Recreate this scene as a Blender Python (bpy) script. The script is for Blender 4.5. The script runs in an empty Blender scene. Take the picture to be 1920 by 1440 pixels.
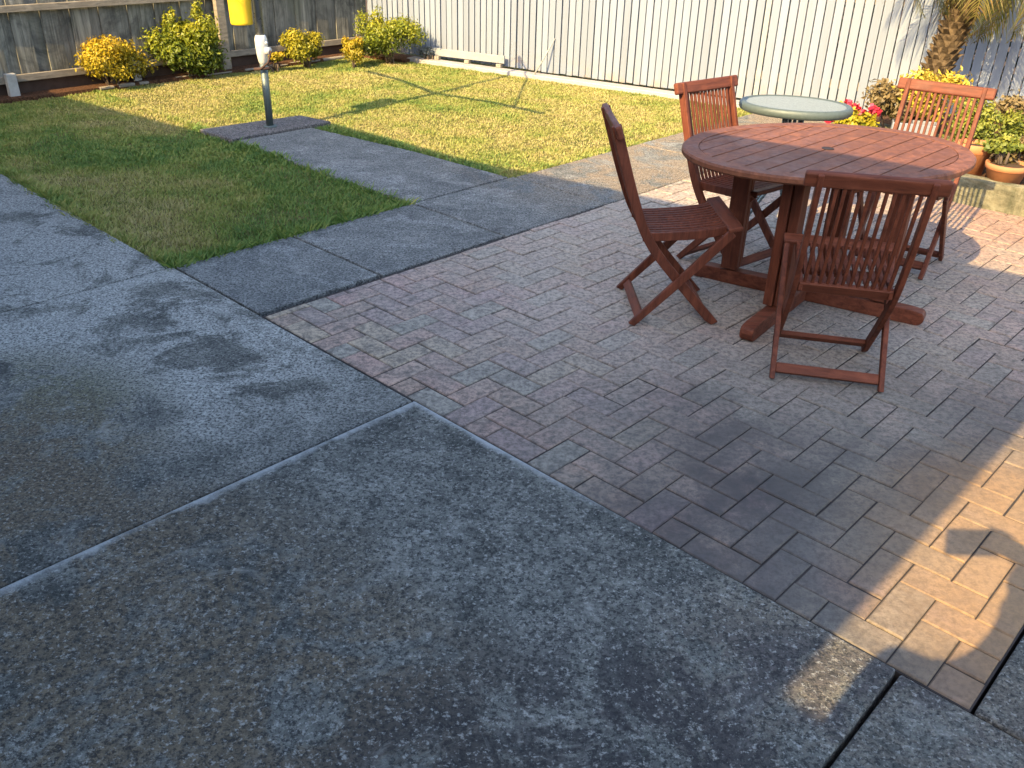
import bpy, bmesh, math, random
import numpy as np
from mathutils import Vector, Matrix

# ------------------------------------------------------------------ camera, world, sun
SC = bpy.context.scene
COL = SC.collection
R = math.radians
H = 1.65                                   # height of the lens above the paving
F_PX, PITCH, ROLL, YAW = 1653.0, R(29.0245), R(1.4723), R(136.630)
SUN_AZ, SUN_EL = R(55.0), math.atan(1 / 1.5)   # direction the light travels (from +x) and its elevation

cam = bpy.data.cameras.new("camera")
cam_ob = bpy.data.objects.new("camera", cam)
COL.objects.link(cam_ob)
_f = Vector((0, math.cos(PITCH), -math.sin(PITCH)))
_r = Vector((1, 0, 0))
_u = _r.cross(_f)
_c, _s = math.cos(ROLL), math.sin(ROLL)
_r2, _u2 = _c * _r + _s * _u, -_s * _r + _c * _u
cam_ob.matrix_world = Matrix(((_r2.x, _u2.x, -_f.x, 0), (_r2.y, _u2.y, -_f.y, 0), (_r2.z, _u2.z, -_f.z, H), (0, 0, 0, 1)))
cam.sensor_fit = 'HORIZONTAL'
cam.sensor_width = 36
cam.lens = 36 * F_PX / 1920
cam.clip_start = 0.02
cam.clip_end = 500
SC.camera = cam_ob

world = bpy.data.worlds.new("World")
SC.world = world
world.use_nodes = True
wn = world.node_tree
bg = wn.nodes["Background"]
sky = wn.nodes.new("ShaderNodeTexSky")
sky.sky_type = 'NISHITA'
sky.sun_disc = False
sky.sun_elevation = SUN_EL
sky.sun_rotation = R(215)
sky.dust_density = 2.0
sky.ozone_density = 0.6
wn.links.new(sky.outputs[0], bg.inputs[0])
bg.inputs[1].default_value = 0.15

sun = bpy.data.lights.new("sun", 'SUN')
sun.energy = 3.8
sun.angle = R(0.36)
sun.color = (1.0, 0.73, 0.36)
sun_ob = bpy.data.objects.new("sun", sun)
COL.objects.link(sun_ob)
_d = Vector((math.cos(SUN_AZ) * math.cos(SUN_EL), math.sin(SUN_AZ) * math.cos(SUN_EL), -math.sin(SUN_EL)))
sun_ob.rotation_euler = _d.to_track_quat('-Z', 'Y').to_euler()
sun_ob.location = (-6, -9, 9)

SC.view_settings.view_transform = 'Standard'
SC.view_settings.look = 'None'
SC.view_settings.exposure = 1.85
SC.view_settings.gamma = 1
SC.cycles.max_bounces = 8

rng = np.random.default_rng(7)
random.seed(7)
D1 = Vector((math.cos(YAW), math.sin(YAW), 0))
D2 = Vector((math.sin(YAW), -math.cos(YAW), 0))


def UV(u, v, z=0.0):                       # paving grid (u to the back left, v to the back right) -> world
    p = D1 * u + D2 * v
    return Vector((p.x, p.y, z))


# ------------------------------------------------------------------ object helpers
def obj(name, me, mat=None, parent=None, smooth=False):
    if isinstance(me, bmesh.types.BMesh):
        b = me
        me = bpy.data.meshes.new(name)
        bmesh.ops.recalc_face_normals(b, faces=b.faces)
        b.to_mesh(me)
        b.free()
    o = bpy.data.objects.new(name, me)
    COL.objects.link(o)
    if mat:
        me.materials.append(mat)
    if parent:
        o.parent = parent
    if smooth:
        for p in me.polygons:
            p.use_smooth = True
    return o


def bevel(o, w=0.004, seg=2):
    m = o.modifiers.new("bevel", 'BEVEL')
    m.width = w
    m.segments = seg
    m.limit_method = 'ANGLE'
    m.angle_limit = R(40)
    return o


def tag(o, label, cat, group=None):
    o["label"] = label
    o["category"] = cat
    if group:
        o["group"] = group
    return o


def thing(name, label, cat, loc=(0, 0, 0), rz=0, group=None):
    o = bpy.data.objects.new(name, None)
    COL.objects.link(o)
    o.location = loc
    o.rotation_euler = (0, 0, rz)
    o.empty_display_size = 0.1
    return tag(o, label, cat, group)


def structure(o):
    o["kind"] = "structure"
    return o


def copy_thing(root):
    r = root.copy()
    COL.objects.link(r)
    for ch in root.children:
        c = ch.copy()
        COL.objects.link(c)
        c.parent = r
        for g in ch.children:
            d = g.copy()
            COL.objects.link(d)
            d.parent = c
    return r


# ------------------------------------------------------------------ bmesh shapes
def add_prism(bm, pts, z0, z1):
    pts = [Vector((p[0], p[1], 0)) for p in pts]
    a = sum(pts[i].x * pts[(i + 1) % len(pts)].y - pts[(i + 1) % len(pts)].x * pts[i].y for i in range(len(pts)))
    if a < 0:
        pts.reverse()
    lo = [bm.verts.new((p.x, p.y, z0)) for p in pts]
    hi = [bm.verts.new((p.x, p.y, z1)) for p in pts]
    n = len(pts)
    bm.faces.new(hi)
    bm.faces.new(lo[::-1])
    for i in range(n):
        bm.faces.new((lo[i], lo[(i + 1) % n], hi[(i + 1) % n], hi[i]))
    return hi


def add_box(bm, c, sx, sy, sz, M=None):
    vs = []
    for x in (-.5, .5):
        for y in (-.5, .5):
            for z in (-.5, .5):
                p = Vector((x * sx, y * sy, z * sz))
                if M is not None:
                    p = M @ p
                vs.append(bm.verts.new(p + Vector(c)))
    for f in ((0, 1, 3, 2), (4, 6, 7, 5), (0, 4, 5, 1), (2, 3, 7, 6), (0, 2, 6, 4), (1, 5, 7, 3)):
        bm.faces.new([vs[i] for i in f])


def add_beam(bm, a, b, w, h, side=Vector((1, 0, 0))):      # box from a to b, w along side
    a, b = Vector(a), Vector(b)
    y = (b - a)
    L = y.length
    y.normalize()
    s = (side - side.dot(y) * y).normalized()
    z = s.cross(y)
    M = Matrix((s, y, z)).transposed()
    add_box(bm, (a + b) / 2, w, L, h, M)


def add_path_bar(bm, path, x, w, d):       # rectangular bar along a (y,z) path, w across x, d thick
    P = [Vector((0, p[0], p[1])) for p in path]
    rings = []
    for i, p in enumerate(P):
        t = (P[min(i + 1, len(P) - 1)] - P[max(i - 1, 0)]).normalized()
        n = Vector((0, -t.z, t.y))
        rings.append([bm.verts.new(p + Vector((x + sx * w / 2, 0, 0)) + n * (sn * d / 2)) for sx, sn in ((-1, -1), (1, -1), (1, 1), (-1, 1))])
    for a, b in zip(rings, rings[1:]):
        for i in range(4):
            bm.faces.new((a[i], a[(i + 1) % 4], b[(i + 1) % 4], b[i]))
    bm.faces.new(rings[0][::-1])
    bm.faces.new(rings[-1])


def add_tube(bm, path, r, n=10, cap=True):
    P = [Vector(p) for p in path]
    rs = r if isinstance(r, (list, tuple)) else [r] * len(P)
    prev = None
    ref = None
    for i, p in enumerate(P):
        t = (P[min(i + 1, len(P) - 1)] - P[max(i - 1, 0)]).normalized()
        if ref is None:
            ref = Vector((0, 0, 1)) if abs(t.z) < .9 else Vector((1, 0, 0))
        s = (ref - ref.dot(t) * t).normalized()
        ref = s
        q = t.cross(s)
        ring = [bm.verts.new(p + (s * math.cos(k * 2 * math.pi / n) + q * math.sin(k * 2 * math.pi / n)) * rs[i]) for k in range(n)]
        if prev:
            for k in range(n):
                bm.faces.new((prev[k], prev[(k + 1) % n], ring[(k + 1) % n], ring[k]))
        elif cap:
            bm.faces.new(ring[::-1])
        prev = ring
    if cap:
        bm.faces.new(prev)


def add_lathe(bm, prof, c=(0, 0, 0), n=40):
    c = Vector(c)
    prev = None
    for r, z in prof:
        if r < 1e-5:
            ring = [bm.verts.new(c + Vector((0, 0, z)))]
        else:
            ring = [bm.verts.new(c + Vector((r * math.cos(k * 2 * math.pi / n), r * math.sin(k * 2 * math.pi / n), z))) for k in range(n)]
        if prev:
            for k in range(n):
                k2 = (k + 1) % n
                if len(prev) == 1 and len(ring) == 1:
                    continue
                if len(prev) == 1:
                    bm.faces.new((prev[0], ring[k2], ring[k]))
                elif len(ring) == 1:
                    bm.faces.new((prev[k], prev[k2], ring[0]))
                else:
                    bm.faces.new((prev[k], prev[k2], ring[k2], ring[k]))
        prev = ring


def np_mesh(name, V, F, rnd=None, attr="tint"):            # V (n,3), F (m,k)
    me = bpy.data.meshes.new(name)
    V = np.asarray(V, np.float32)
    F = np.asarray(F, np.int32)
    m, k = F.shape
    me.vertices.add(len(V))
    me.vertices.foreach_set("co", V.ravel())
    me.loops.add(m * k)
    me.loops.foreach_set("vertex_index", F.ravel())
    me.polygons.add(m)
    me.polygons.foreach_set("loop_start", np.arange(m, dtype=np.int32) * k)
    me.polygons.foreach_set("loop_total", np.full(m, k, np.int32))
    if rnd is not None:
        a = me.attributes.new(attr, 'FLOAT', 'FACE')
        a.data.foreach_set("value", np.asarray(rnd, np.float32))
    me.update(calc_edges=True)
    me.validate()
    return me


# ------------------------------------------------------------------ materials
class MT:
    def __init__(s, name, rough=.8, spec=.3):
        s.m = bpy.data.materials.new(name)
        s.m.use_nodes = True
        s.t = s.m.node_tree
        s.b = s.t.nodes["Principled BSDF"]
        s.b.inputs["Roughness"].default_value = rough
        s.b.inputs["Specular IOR Level"].default_value = spec
        s.tc = s.t.nodes.new("ShaderNodeTexCoord").outputs["Object"]

    def link(s, a, b):
        s.t.links.new(a, b)

    def val(s, x, sock):
        if isinstance(x, (int, float)):
            sock.default_value = x
        elif isinstance(x, (tuple, list)):
            sock.default_value = (*x, 1) if len(x) == 3 and sock.type == 'RGBA' else x
        else:
            s.link(x, sock)

    def noise(s, scale, detail=4, rough=.55, vec=None, dist=0, color=False):
        n = s.t.nodes.new("ShaderNodeTexNoise")
        n.inputs["Scale"].default_value = scale
        n.inputs["Detail"].default_value = detail
        n.inputs["Roughness"].default_value = rough
        n.inputs["Distortion"].default_value = dist
        s.link(vec or s.tc, n.inputs["Vector"])
        return n.outputs["Color" if color else "Fac"]

    def voro(s, scale, vec=None, out="Distance", feat='F1'):
        n = s.t.nodes.new("ShaderNodeTexVoronoi")
        n.feature = feat
        n.inputs["Scale"].default_value = scale
        s.link(vec or s.tc, n.inputs["Vector"])
        return n.outputs[out]

    def scale(s, v, vec=None, rot=(0, 0, 0)):
        n = s.t.nodes.new("ShaderNodeMapping")
        n.inputs["Scale"].default_value = v
        n.inputs["Rotation"].default_value = rot
        s.link(vec or s.tc, n.inputs["Vector"])
        return n.outputs[0]

    def ramp(s, f, *stops, interp='LINEAR'):
        n = s.t.nodes.new("ShaderNodeValToRGB")
        e = n.color_ramp.elements
        n.color_ramp.interpolation = interp
        while len(e) < len(stops):
            e.new(.5)
        for i, (p, c) in enumerate(stops):
            e[i].position = p
            e[i].color = (c, c, c, 1) if isinstance(c, (int, float)) else (*c, 1)
        s.link(f, n.inputs[0])
        return n.outputs[0]

    def mix(s, f, a, b, mode='MIX'):
        n = s.t.nodes.new("ShaderNodeMix")
        n.data_type = 'RGBA'
        n.blend_type = mode
        s.val(f, n.inputs[0])
        s.val(a, n.inputs[6])
        s.val(b, n.inputs[7])
        return n.outputs[2]

    def math(s, op, a, b=0.0, c=None, clamp=False):
        n = s.t.nodes.new("ShaderNodeMath")
        n.operation = op
        n.use_clamp = clamp
        s.val(a, n.inputs[0])
        s.val(b, n.inputs[1])
        if c is not None:
            s.val(c, n.inputs[2])
        return n.outputs[0]

    def dot(s, v):
        n = s.t.nodes.new("ShaderNodeVectorMath")
        n.operation = 'DOT_PRODUCT'
        s.link(s.tc, n.inputs[0])
        n.inputs[1].default_value = v
        return n.outputs["Value"]

    def near(s, p, r):                     # 1 at point p falling to 0 at distance r
        n = s.t.nodes.new("ShaderNodeVectorMath")
        n.operation = 'DISTANCE'
        s.link(s.tc, n.inputs[0])
        n.inputs[1].default_value = p
        q = s.math('DIVIDE', n.outputs["Value"], r)
        return s.math('SUBTRACT', 1.0, q, clamp=True)

    def attr(s, name, out="Fac"):
        n = s.t.nodes.new("ShaderNodeAttribute")
        n.attribute_name = name
        return n.outputs[out]

    def island(s):
        return s.t.nodes.new("ShaderNodeNewGeometry").outputs["Random Per Island"]

    def bump(s, h, dist=.01, strength=1.0, chain=None):
        n = s.t.nodes.new("ShaderNodeBump")
        n.inputs["Distance"].default_value = dist
        n.inputs["Strength"].default_value = strength
        s.link(h, n.inputs["Height"])
        if chain is not None:
            s.link(chain, n.inputs["Normal"])
        s.link(n.outputs[0], s.b.inputs["Normal"])
        return n.outputs[0]

    def color(s, c):
        s.val(c, s.b.inputs["Base Color"])
        return s

    def rough(s, r):
        s.val(r, s.b.inputs["Roughness"])
        return s


def concrete(name, base=(.155, .16, .155), light=(.31, .31, .29), stains_and_sun=(), arris=False, spk=.35, tone=1.0, streak=0.0):
    m = MT(name, .92, .2)
    big = m.noise(.9, 5, .6, dist=.4)
    mid = m.noise(5, 9, .78, dist=.4)
    fine = m.noise(38, 6, .8)
    grit = m.noise(95, 3, .7)
    f = m.math('MULTIPLY_ADD', mid, .62, m.math('MULTIPLY', big, .38))
    c = m.mix(m.ramp(f, (.41, 0), (.58, 1)), base, light)
    c = m.mix(m.ramp(m.noise(11, 6, .72), (.52, 0), (.70, .55)), c, tuple(x * .55 for x in base))
    if streak:
        c = m.mix(m.ramp(m.noise(2.4, 8, .78, m.scale((1, 1.6, 1)), dist=.9), (.54, 0), (.60, streak)), c, (.44, .45, .43))
    for p, r, col, amt in stains_and_sun:
        k = m.math('MULTIPLY', m.ramp(m.near(p, r), (0, 0), (.42, 1)), m.ramp(m.noise(2.9, 7, .75, dist=.6), (.43, 0), (.51, 1)))
        k = m.math('MULTIPLY', k, amt)
        c = m.mix(k, c, col)
    c = m.mix(m.ramp(fine, (.40, .85), (.58, 0)), c, m.mix(.62, c, (.03, .033, .034)))
    c = m.mix(m.ramp(grit, (.40, .85), (.52, 0)), c, (.030, .031, .032))
    c = m.mix(m.ramp(m.noise(80, 3, .7), (.56, 0), (.68, .7)), c, (.40, .40, .37))
    pale = m.math('MULTIPLY', m.ramp(m.noise(3.3, 7, .75, dist=.8), (.55, 0), (.66, .55)), m.ramp(m.noise(28, 4, .7), (.35, 0), (.6, 1)))
    c = m.mix(pale, c, (.34, .34, .31))
    c = m.mix(m.math('MULTIPLY', m.ramp(m.voro(70), (.12, 1), (.22, 0)), m.ramp(m.noise(9, 3, .6), (.42, 0), (.66, spk))), c, (.42, .43, .40))
    if arris:
        u, v = m.dot(D1), m.dot(D2)
        w = m.noise(7, 5, .7)
        edge = m.math('MULTIPLY_ADD', w, .12, m.math('SUBTRACT', 2.142, u))
        k = m.math('MULTIPLY', m.ramp(edge, (.010, .75), (.042, 0)), m.math('LESS_THAN', u, 2.2035))
        ev = m.math('MULTIPLY_ADD', w, .05, m.math('SUBTRACT', 1.779, v))
        k2 = m.math('MULTIPLY', m.ramp(ev, (.01, .85), (.032, 0)), m.math('MULTIPLY', m.math('LESS_THAN', u, 2.2035), m.math('MULTIPLY_ADD', u, 2.0, -2.4, clamp=True)))
        c = m.mix(m.math('MAXIMUM', k, k2), c, (.40, .42, .42))
    if tone != 1.0:
        c = m.mix(1.0, c, (tone, tone, tone), 'MULTIPLY')
    m.color(c)
    b = m.bump(m.math('ADD', m.math('MULTIPLY', fine, .5), grit), .010, .9)
    m.bump(mid, .012, .4, b)
    return m.m


def wood(name, col, dark, rough=.5, grain=(60, 4, 60), spec=.4, isl=.35, bumpd=.002):
    m = MT(name, rough, spec)
    n = m.noise(1, 5, .65, m.scale(grain), dist=.6)
    c = m.mix(m.ramp(n, (.32, 0), (.68, 1)), dark, col)
    c = m.mix(m.math('MULTIPLY', m.island(), isl), c, tuple(x * .45 for x in col))
    w = m.noise(9, 5, .65)
    c = m.mix(m.ramp(w, (.52, 0), (.75, .35)), c, tuple(min(1, x * 1.35 + .012) for x in col))
    m.color(c)
    m.rough(m.ramp(w, (.3, rough - .1), (.7, min(1, rough + .15))))
    m.bump(n, bumpd, .5)
    return m.m


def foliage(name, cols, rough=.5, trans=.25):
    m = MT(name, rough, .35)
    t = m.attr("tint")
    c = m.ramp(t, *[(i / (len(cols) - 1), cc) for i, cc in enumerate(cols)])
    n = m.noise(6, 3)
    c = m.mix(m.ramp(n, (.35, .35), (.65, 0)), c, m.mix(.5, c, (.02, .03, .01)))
    m.color(c)
    tr = m.t.nodes.new("ShaderNodeBsdfTranslucent")
    m.link(c, tr.inputs["Color"])
    ms = m.t.nodes.new("ShaderNodeMixShader")
    ms.inputs[0].default_value = trans
    m.link(m.b.outputs[0], ms.inputs[1])
    m.link(tr.outputs[0], ms.inputs[2])
    m.link(ms.outputs[0], m.t.nodes["Material Output"].inputs["Surface"])
    return m.m


def plain(name, col, rough=.6, spec=.4, metal=0, var=.25, scale=12, bump=.0015):
    m = MT(name, rough, spec)
    m.b.inputs["Metallic"].default_value = metal
    n = m.noise(scale, 6, .65)
    c = m.mix(m.ramp(n, (.35, var), (.65, 0)), col, tuple(x * .5 for x in col))
    m.color(c)
    m.rough(m.ramp(m.noise(scale * 2.3, 4), (.3, max(0, rough - .12)), (.7, min(1, rough + .12))))
    if bump:
        m.bump(m.noise(scale * 8, 4), bump, .5)
    return m.m


STAIN_L = UV(2.3, .75)
BROWN = (.175, .142, .098)
OLIVE = (.15, .145, .082)
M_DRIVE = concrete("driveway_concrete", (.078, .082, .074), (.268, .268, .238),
                   [((-1.75, 3.7, 0), 1.75, (.50, .50, .46), .9), ((-3.2, 4.6, 0), 1.6, (.40, .40, .37), .8), ((.80, 1.42, 0), .55, (.42, .37, .27), .8), ((-1.85, 2.5, 0), .75, OLIVE, .9), ((-1.75, 2.1, 0), .8, BROWN, 1), ((-1.15, 1.35, 0), 1.1, BROWN, .95), ((-.5, 1.15, 0), .75, BROWN, .9), ((.7, 1.2, 0), .75, (.062, .058, .066), .85), ((.1, 1.05, 0), .7, (.06, .056, .056), .85)], arris=True)  # tan patch by the patio corner is sunlight painted into the concrete
M_PATH = concrete("path_concrete", (.15, .158, .155), (.30, .305, .285), [(UV(3.6, 6.0), 2.3, (.37, .285, .195), .9)], spk=.2, streak=.6)  # tan patch at the far end puts the sun's warmth into the colour
M_PAD = concrete("pad_concrete", (.14, .125, .12), (.24, .215, .20), spk=.2)


def paver_mat():
    m = MT("patio_pavers", .88, .25)
    r = m.island()
    c = m.ramp(r, (0, (.44, .292, .235)), (.18, (.47, .322, .25)), (.34, (.38, .27, .245)), (.50, (.44, .285, .245)), (.66, (.36, .325, .265)), (.78, (.41, .28, .21)), (.90, (.46, .36, .255)), interp='CONSTANT')
    mid = m.noise(5, 6, .7, dist=.4)
    c = m.mix(m.ramp(mid, (.42, 0), (.66, .5)), c, (.31, .275, .22))
    big = m.noise(1.1, 4, .6)
    fine = m.noise(45, 6, .8)
    dirt = m.noise(14, 6, .75, dist=.5)
    c = m.mix(m.ramp(dirt, (.46, 0), (.66, .8)), c, (.085, .078, .075))
    gr = m.math('MULTIPLY', m.ramp(m.near((1.45, 2.0, 0), 2.1), (0, 0), (.65, 1)), m.ramp(m.noise(3, 7, .75, dist=.5), (.30, .15), (.56, .80)))  # front-right grime, deepened as painted shade around the sunlit patch
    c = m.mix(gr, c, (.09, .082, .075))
    dk = m.math('MULTIPLY', m.ramp(m.near((1.22, 2.70, 0), 1.05), (0, 0), (.5, 1)), m.ramp(m.noise(3.4, 7, .75, dist=.5), (.36, .1), (.54, .9)))  # painted shade beside the sunlit patch, for contrast
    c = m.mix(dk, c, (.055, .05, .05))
    dk2 = m.math('MULTIPLY', m.ramp(m.near((.55, 1.95, 0), .55), (0, 0), (.7, 1)), m.ramp(m.noise(4, 7, .75, dist=.5), (.34, .1), (.54, .8)))  # more painted shade, left of the sunlit patch
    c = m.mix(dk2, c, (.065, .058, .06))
    c = m.mix(m.math('MULTIPLY', m.ramp(m.near((1.85, 1.80, 0), 1.12), (.12, 0), (.55, 1)), m.ramp(m.noise(4, 6, .7), (.36, .2), (.6, .75))), c, (.375, .225, .108))  # sunlight's orange painted into the bricks of the lit patch
    c = m.mix(m.math('MULTIPLY', m.ramp(m.near((2.75, 4.7, 0), 1.2), (0, 0), (.6, 1)), m.ramp(m.noise(4, 6, .7), (.3, .4), (.6, .8))), c, (.34, .19, .118))  # lit far-right pavers: sun warmth put into a redder brick colour
    wn = m.math('MULTIPLY', m.ramp(m.near((1.0, 4.4, 0), 2.1), (.05, 0), (.6, 1)), m.ramp(m.noise(2.2, 5, .7, dist=.4), (.30, .35), (.58, .85)))  # paler worn pavers by the table, with warm bounce light in the colour
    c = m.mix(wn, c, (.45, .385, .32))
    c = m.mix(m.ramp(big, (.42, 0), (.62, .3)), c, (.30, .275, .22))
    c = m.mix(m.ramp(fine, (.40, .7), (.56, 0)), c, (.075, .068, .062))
    c = m.mix(m.math('MULTIPLY', m.ramp(m.near((1.82, 1.72, 0), 1.15), (.14, 0), (.6, 1)), .55), c, m.mix(r, (.33, .195, .09), (.275, .18, .098)))  # second coat of painted sunlight over the lit patch
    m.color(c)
    b = m.bump(fine, .004, .6)
    m.bump(m.noise(11, 5, .65), .012, .45, b)
    return m.m


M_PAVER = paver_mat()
M_JOINT = plain("joint_sand", (.055, .048, .045), .95, .1, var=.5, scale=30)
M_SOIL = plain("soil", (.09, .062, .042), .95, .1, var=.6, scale=9, bump=.01)


def thatch_mat():
    m = MT("lawn_thatch", .95, .1)
    c = m.mix(m.ramp(m.noise(3, 5, .7), (.4, 0), (.62, 1)), (.12, .13, .035), (.24, .19, .075))
    c = m.mix(m.ramp(m.noise(90, 3, .7), (.4, .7), (.6, 0)), c, (.05, .05, .02))
    m.color(c)
    m.bump(m.noise(80, 4, .7), .02, .8)
    return m.m


M_THATCH = thatch_mat()

# ------------------------------------------------------------------ ground, slabs, patio
S = 60
bm = bmesh.new()
bm.faces.new([bm.verts.new((x, y, -.075)) for x, y in ((-S, -S), (S, -S), (S, S), (-S, S))])
structure(obj("ground", bm, M_SOIL))


def slab(bm, u0, u1, v0, v1, z0=-.07, z1=0.0, g=.004):
    add_prism(bm, [UV(u0 + g, v0 + g), UV(u1 - g, v0 + g), UV(u1 - g, v1 - g), UV(u0 + g, v1 - g)], z0, z1)


JV = 1.808                                 # the long joint between driveway and patio
bm = bmesh.new()
slab(bm, .37, 2.203, -3.5, JV, z1=.006, g=.006)
slab(bm, -3.5, .37, -3.5, JV, g=.006)
slab(bm, 2.203, 4.04, -3.5, JV, g=.006)
slab(bm, 4.04, 6.2, -3.5, JV - .02, g=.006)
slab(bm, 6.2, 8.6, -3.5, JV - .02, g=.006)
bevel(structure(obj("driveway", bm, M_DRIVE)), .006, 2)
bm = bmesh.new()
slab(bm, 3.262, 4.033, JV, 2.488, g=.006)
slab(bm, 3.245, 4.033, 2.49, 3.35, g=.006)
slab(bm, 3.232, 4.033, 3.352, 4.23, g=.006)
slab(bm, 3.225, 4.02, 4.23, 5.6)
slab(bm, 3.22, 4.02, 5.6, 7.9)
add_prism(bm, [UV(4.041, 3.36), UV(4.8, 3.325), UV(6.06, 3.375), UV(6.06, 4.02), UV(4.95, 4.155), UV(4.041, 4.19)], -.07, 0)
bevel(structure(obj("path", bm, M_PATH)), .006, 2)
bm = bmesh.new()
add_prism(bm, [UV(6.07, 3.32), UV(6.5, 3.30), UV(6.42, 4.16), UV(6.07, 4.22)], -.07, .018)
bevel(structure(obj("clothesline_pad", bm, M_PAD)), .01, 3)

# herringbone patio: each brick a bevelled block inside the one patio mesh
U0, SU, V0, SV = 2.256, .1028, 1.812, .1070
bm = bmesh.new()
GAP = .0020


def clip_cell(i0, i1, j0, j1):
    ua, ub = U0 - i1 * SU, U0 - i0 * SU
    va, vb = V0 + j0 * SV, V0 + j1 * SV
    ua, ub = max(ua, .203), min(ub, 3.222)
    va, vb = max(va, V0), vb
    if ub - ua < .012 or vb - va < .012:
        return
    dz = random.gauss(0, .0014)
    g = random.choice((.0012, .0017, .0022, .0026)) + random.uniform(0, .0008)
    pts = [UV(ua + g, va + g), UV(ub - g, va + g), UV(ub - g, vb - g), UV(ua + g, vb - g)]
    z1 = -.001 + dz
    b = .0035
    hi = [UV(ua + g + b, va + g + b, z1), UV(ub - g - b, va + g + b, z1), UV(ub - g - b, vb - g - b, z1), UV(ua + g + b, vb - g - b, z1)]
    lo = [bm.verts.new((p.x, p.y, -.03)) for p in pts]
    md = [bm.verts.new((p.x, p.y, z1 - .0035)) for p in pts]
    tp = [bm.verts.new(p + Vector((0, 0, random.gauss(0, .0005)))) for p in hi]
    bm.faces.new(tp)
    for a, c in ((lo, md), (md, tp)):
        for k in range(4):
            bm.faces.new((a[k], a[(k + 1) % 4], c[(k + 1) % 4], c[k]))


for j in range(-2, 58):
    for i in range(-11, 22):
        k = (i + j) % 4
        if k == 0:
            clip_cell(i, i + 2, j, j + 1)
        elif k == 2:
            clip_cell(i, i + 1, j, j + 2)
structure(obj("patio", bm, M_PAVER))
bm = bmesh.new()
slab(bm, .2, 3.24, JV, 8.4, z1=-.0062, g=0)
structure(obj("patio_joints", bm, M_JOINT))
bm = bmesh.new()
slab(bm, -3.5, .196, JV, 5.9, g=.004)
bevel(structure(obj("side_path", bm, M_DRIVE)), .008, 2)

# ------------------------------------------------------------------ lawn
TF0 = Vector((-4.48, 7.97, 0))
TFD = Vector((math.cos(R(48.5)), math.sin(R(48.5)), 0))
CORN = TF0 + TFD * 4.04
WFD = Vector((math.cos(R(-32.2)), math.sin(R(-32.2)), 0))
WFN = Vector((WFD.y, -WFD.x, 0))           # towards the camera
TFN = Vector((TFD.y, -TFD.x, 0))

bm = bmesh.new()
add_prism(bm, [UV(4.02, 1.79), UV(11, 1.79), UV(11, 9), UV(4.02, 9)], -.07, -.02)
structure(obj("lawn_base", bm, M_THATCH))


def lawn_mask(u, v, x, y):
    inside = (u > 4.02 + rng.normal(0, .016, len(u)) - .06 * (vnoise(x, y, 8, 32) - .4)) & (v > 1.79 + rng.normal(0, .02, len(u)) - .08 * (vnoise(x, y, 7, 33) - .4)) & (u < 9.5)
    # in front of the beds and fences
    dt = (x - TF0.x) * TFN.x + (y - TF0.y) * TFN.y
    dw = (x - CORN.x) * WFN.x + (y - CORN.y) * WFN.y
    inside &= (dt > .20 + .03 * np.sin(9 * v) + .03 * np.sin(23 * v)) & (dw > .15)
    e = rng.normal(0, .017, len(u)) + .02 * (vnoise(x, y, 9, 31) - .5)
    path = (u < 6.06) & (v > 3.345 + e) & (v < 4.19 - .12 * np.maximum(0, u - 4.7) + e)
    pad = (u >= 6.06) & (u < 6.47) & (v > 3.31 + e) & (v < 4.2 + e)
    return inside & ~path & ~pad


def vnoise(x, y, s, seed):                 # cheap smooth value noise
    r = np.random.default_rng(seed)
    g = r.random((64, 64))
    x = x * s + 17.3
    y = y * s + 9.1
    i, j = np.floor(x).astype(int), np.floor(y).astype(int)
    fx, fy = x - i, y - j
    fx, fy = fx * fx * (3 - 2 * fx), fy * fy * (3 - 2 * fy)
    a, b, c, d = g[i % 64, j % 64], g[(i + 1) % 64, j % 64], g[i % 64, (j + 1) % 64], g[(i + 1) % 64, (j + 1) % 64]
    return (a * (1 - fx) + b * fx) * (1 - fy) + (c * (1 - fx) + d * fx) * fy


N = 420000
u = rng.uniform(4.0, 9.2, N)
v = rng.uniform(1.7, 8.0, N)
x = D1.x * u + D2.x * v
y = D1.y * u + D2.y * v
keep = lawn_mask(u, v, x, y)
dens = .55 + .9 * vnoise(x, y, 3.2, 1)
keep &= rng.random(N) < dens
u, v, x, y = u[keep], v[keep], x[keep], y[keep]
n = len(u)
edge = np.clip(1 - np.minimum(np.minimum(u - 4.02, np.where(v < 3.4, v - 1.8, 9)), np.where(v < 3.4, 3.39 - v, np.where(u < 6.1, np.maximum(v - 4.18, 0), 9))) / .16, 0, 1)
dry = np.clip(np.where(v > 4.2, .75, 1.4) * (vnoise(x, y, 1.1, 2) - .5) + .8 * (vnoise(x, y, 4.5, 3) - .5) + np.where((v > 4.2) | (u > 6.3), .62, .30) - .45 * edge, 0, 1)
clump = vnoise(x, y, 11, 8) * .6 + vnoise(x, y, 26, 9) * .4
h = (.006 + .011 * rng.random(n)) * (.45 + 1.15 * clump) * np.where((v < 3.4) & (u < 6.3), 1.45, 1.0) * (1 + 1.3 * edge) * (1 - .35 * dry)
a = rng.uniform(0, 2 * np.pi, n)
lean = rng.uniform(.3, 1.5, n)
w = rng.uniform(.0022, .0042, n) * (1 + .5 * (y > 6))
bx, by = np.cos(a + 1.57) * w, np.sin(a + 1.57) * w
tx, ty = np.cos(a) * h * lean, np.sin(a) * h * lean
z0 = np.full(n, -.021)
zt = -.02 + h + .006 * vnoise(x, y, 6, 5)
V = np.empty((n, 4, 3))
V[:, 0] = np.c_[x - bx, y - by, z0]
V[:, 1] = np.c_[x + bx, y + by, z0]
V[:, 2] = np.c_[x + tx * .55 + bx * .7, y + ty * .55 + by * .7, z0 + (zt - z0) * .7]
V[:, 3] = np.c_[x + tx, y + ty, zt]
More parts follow.
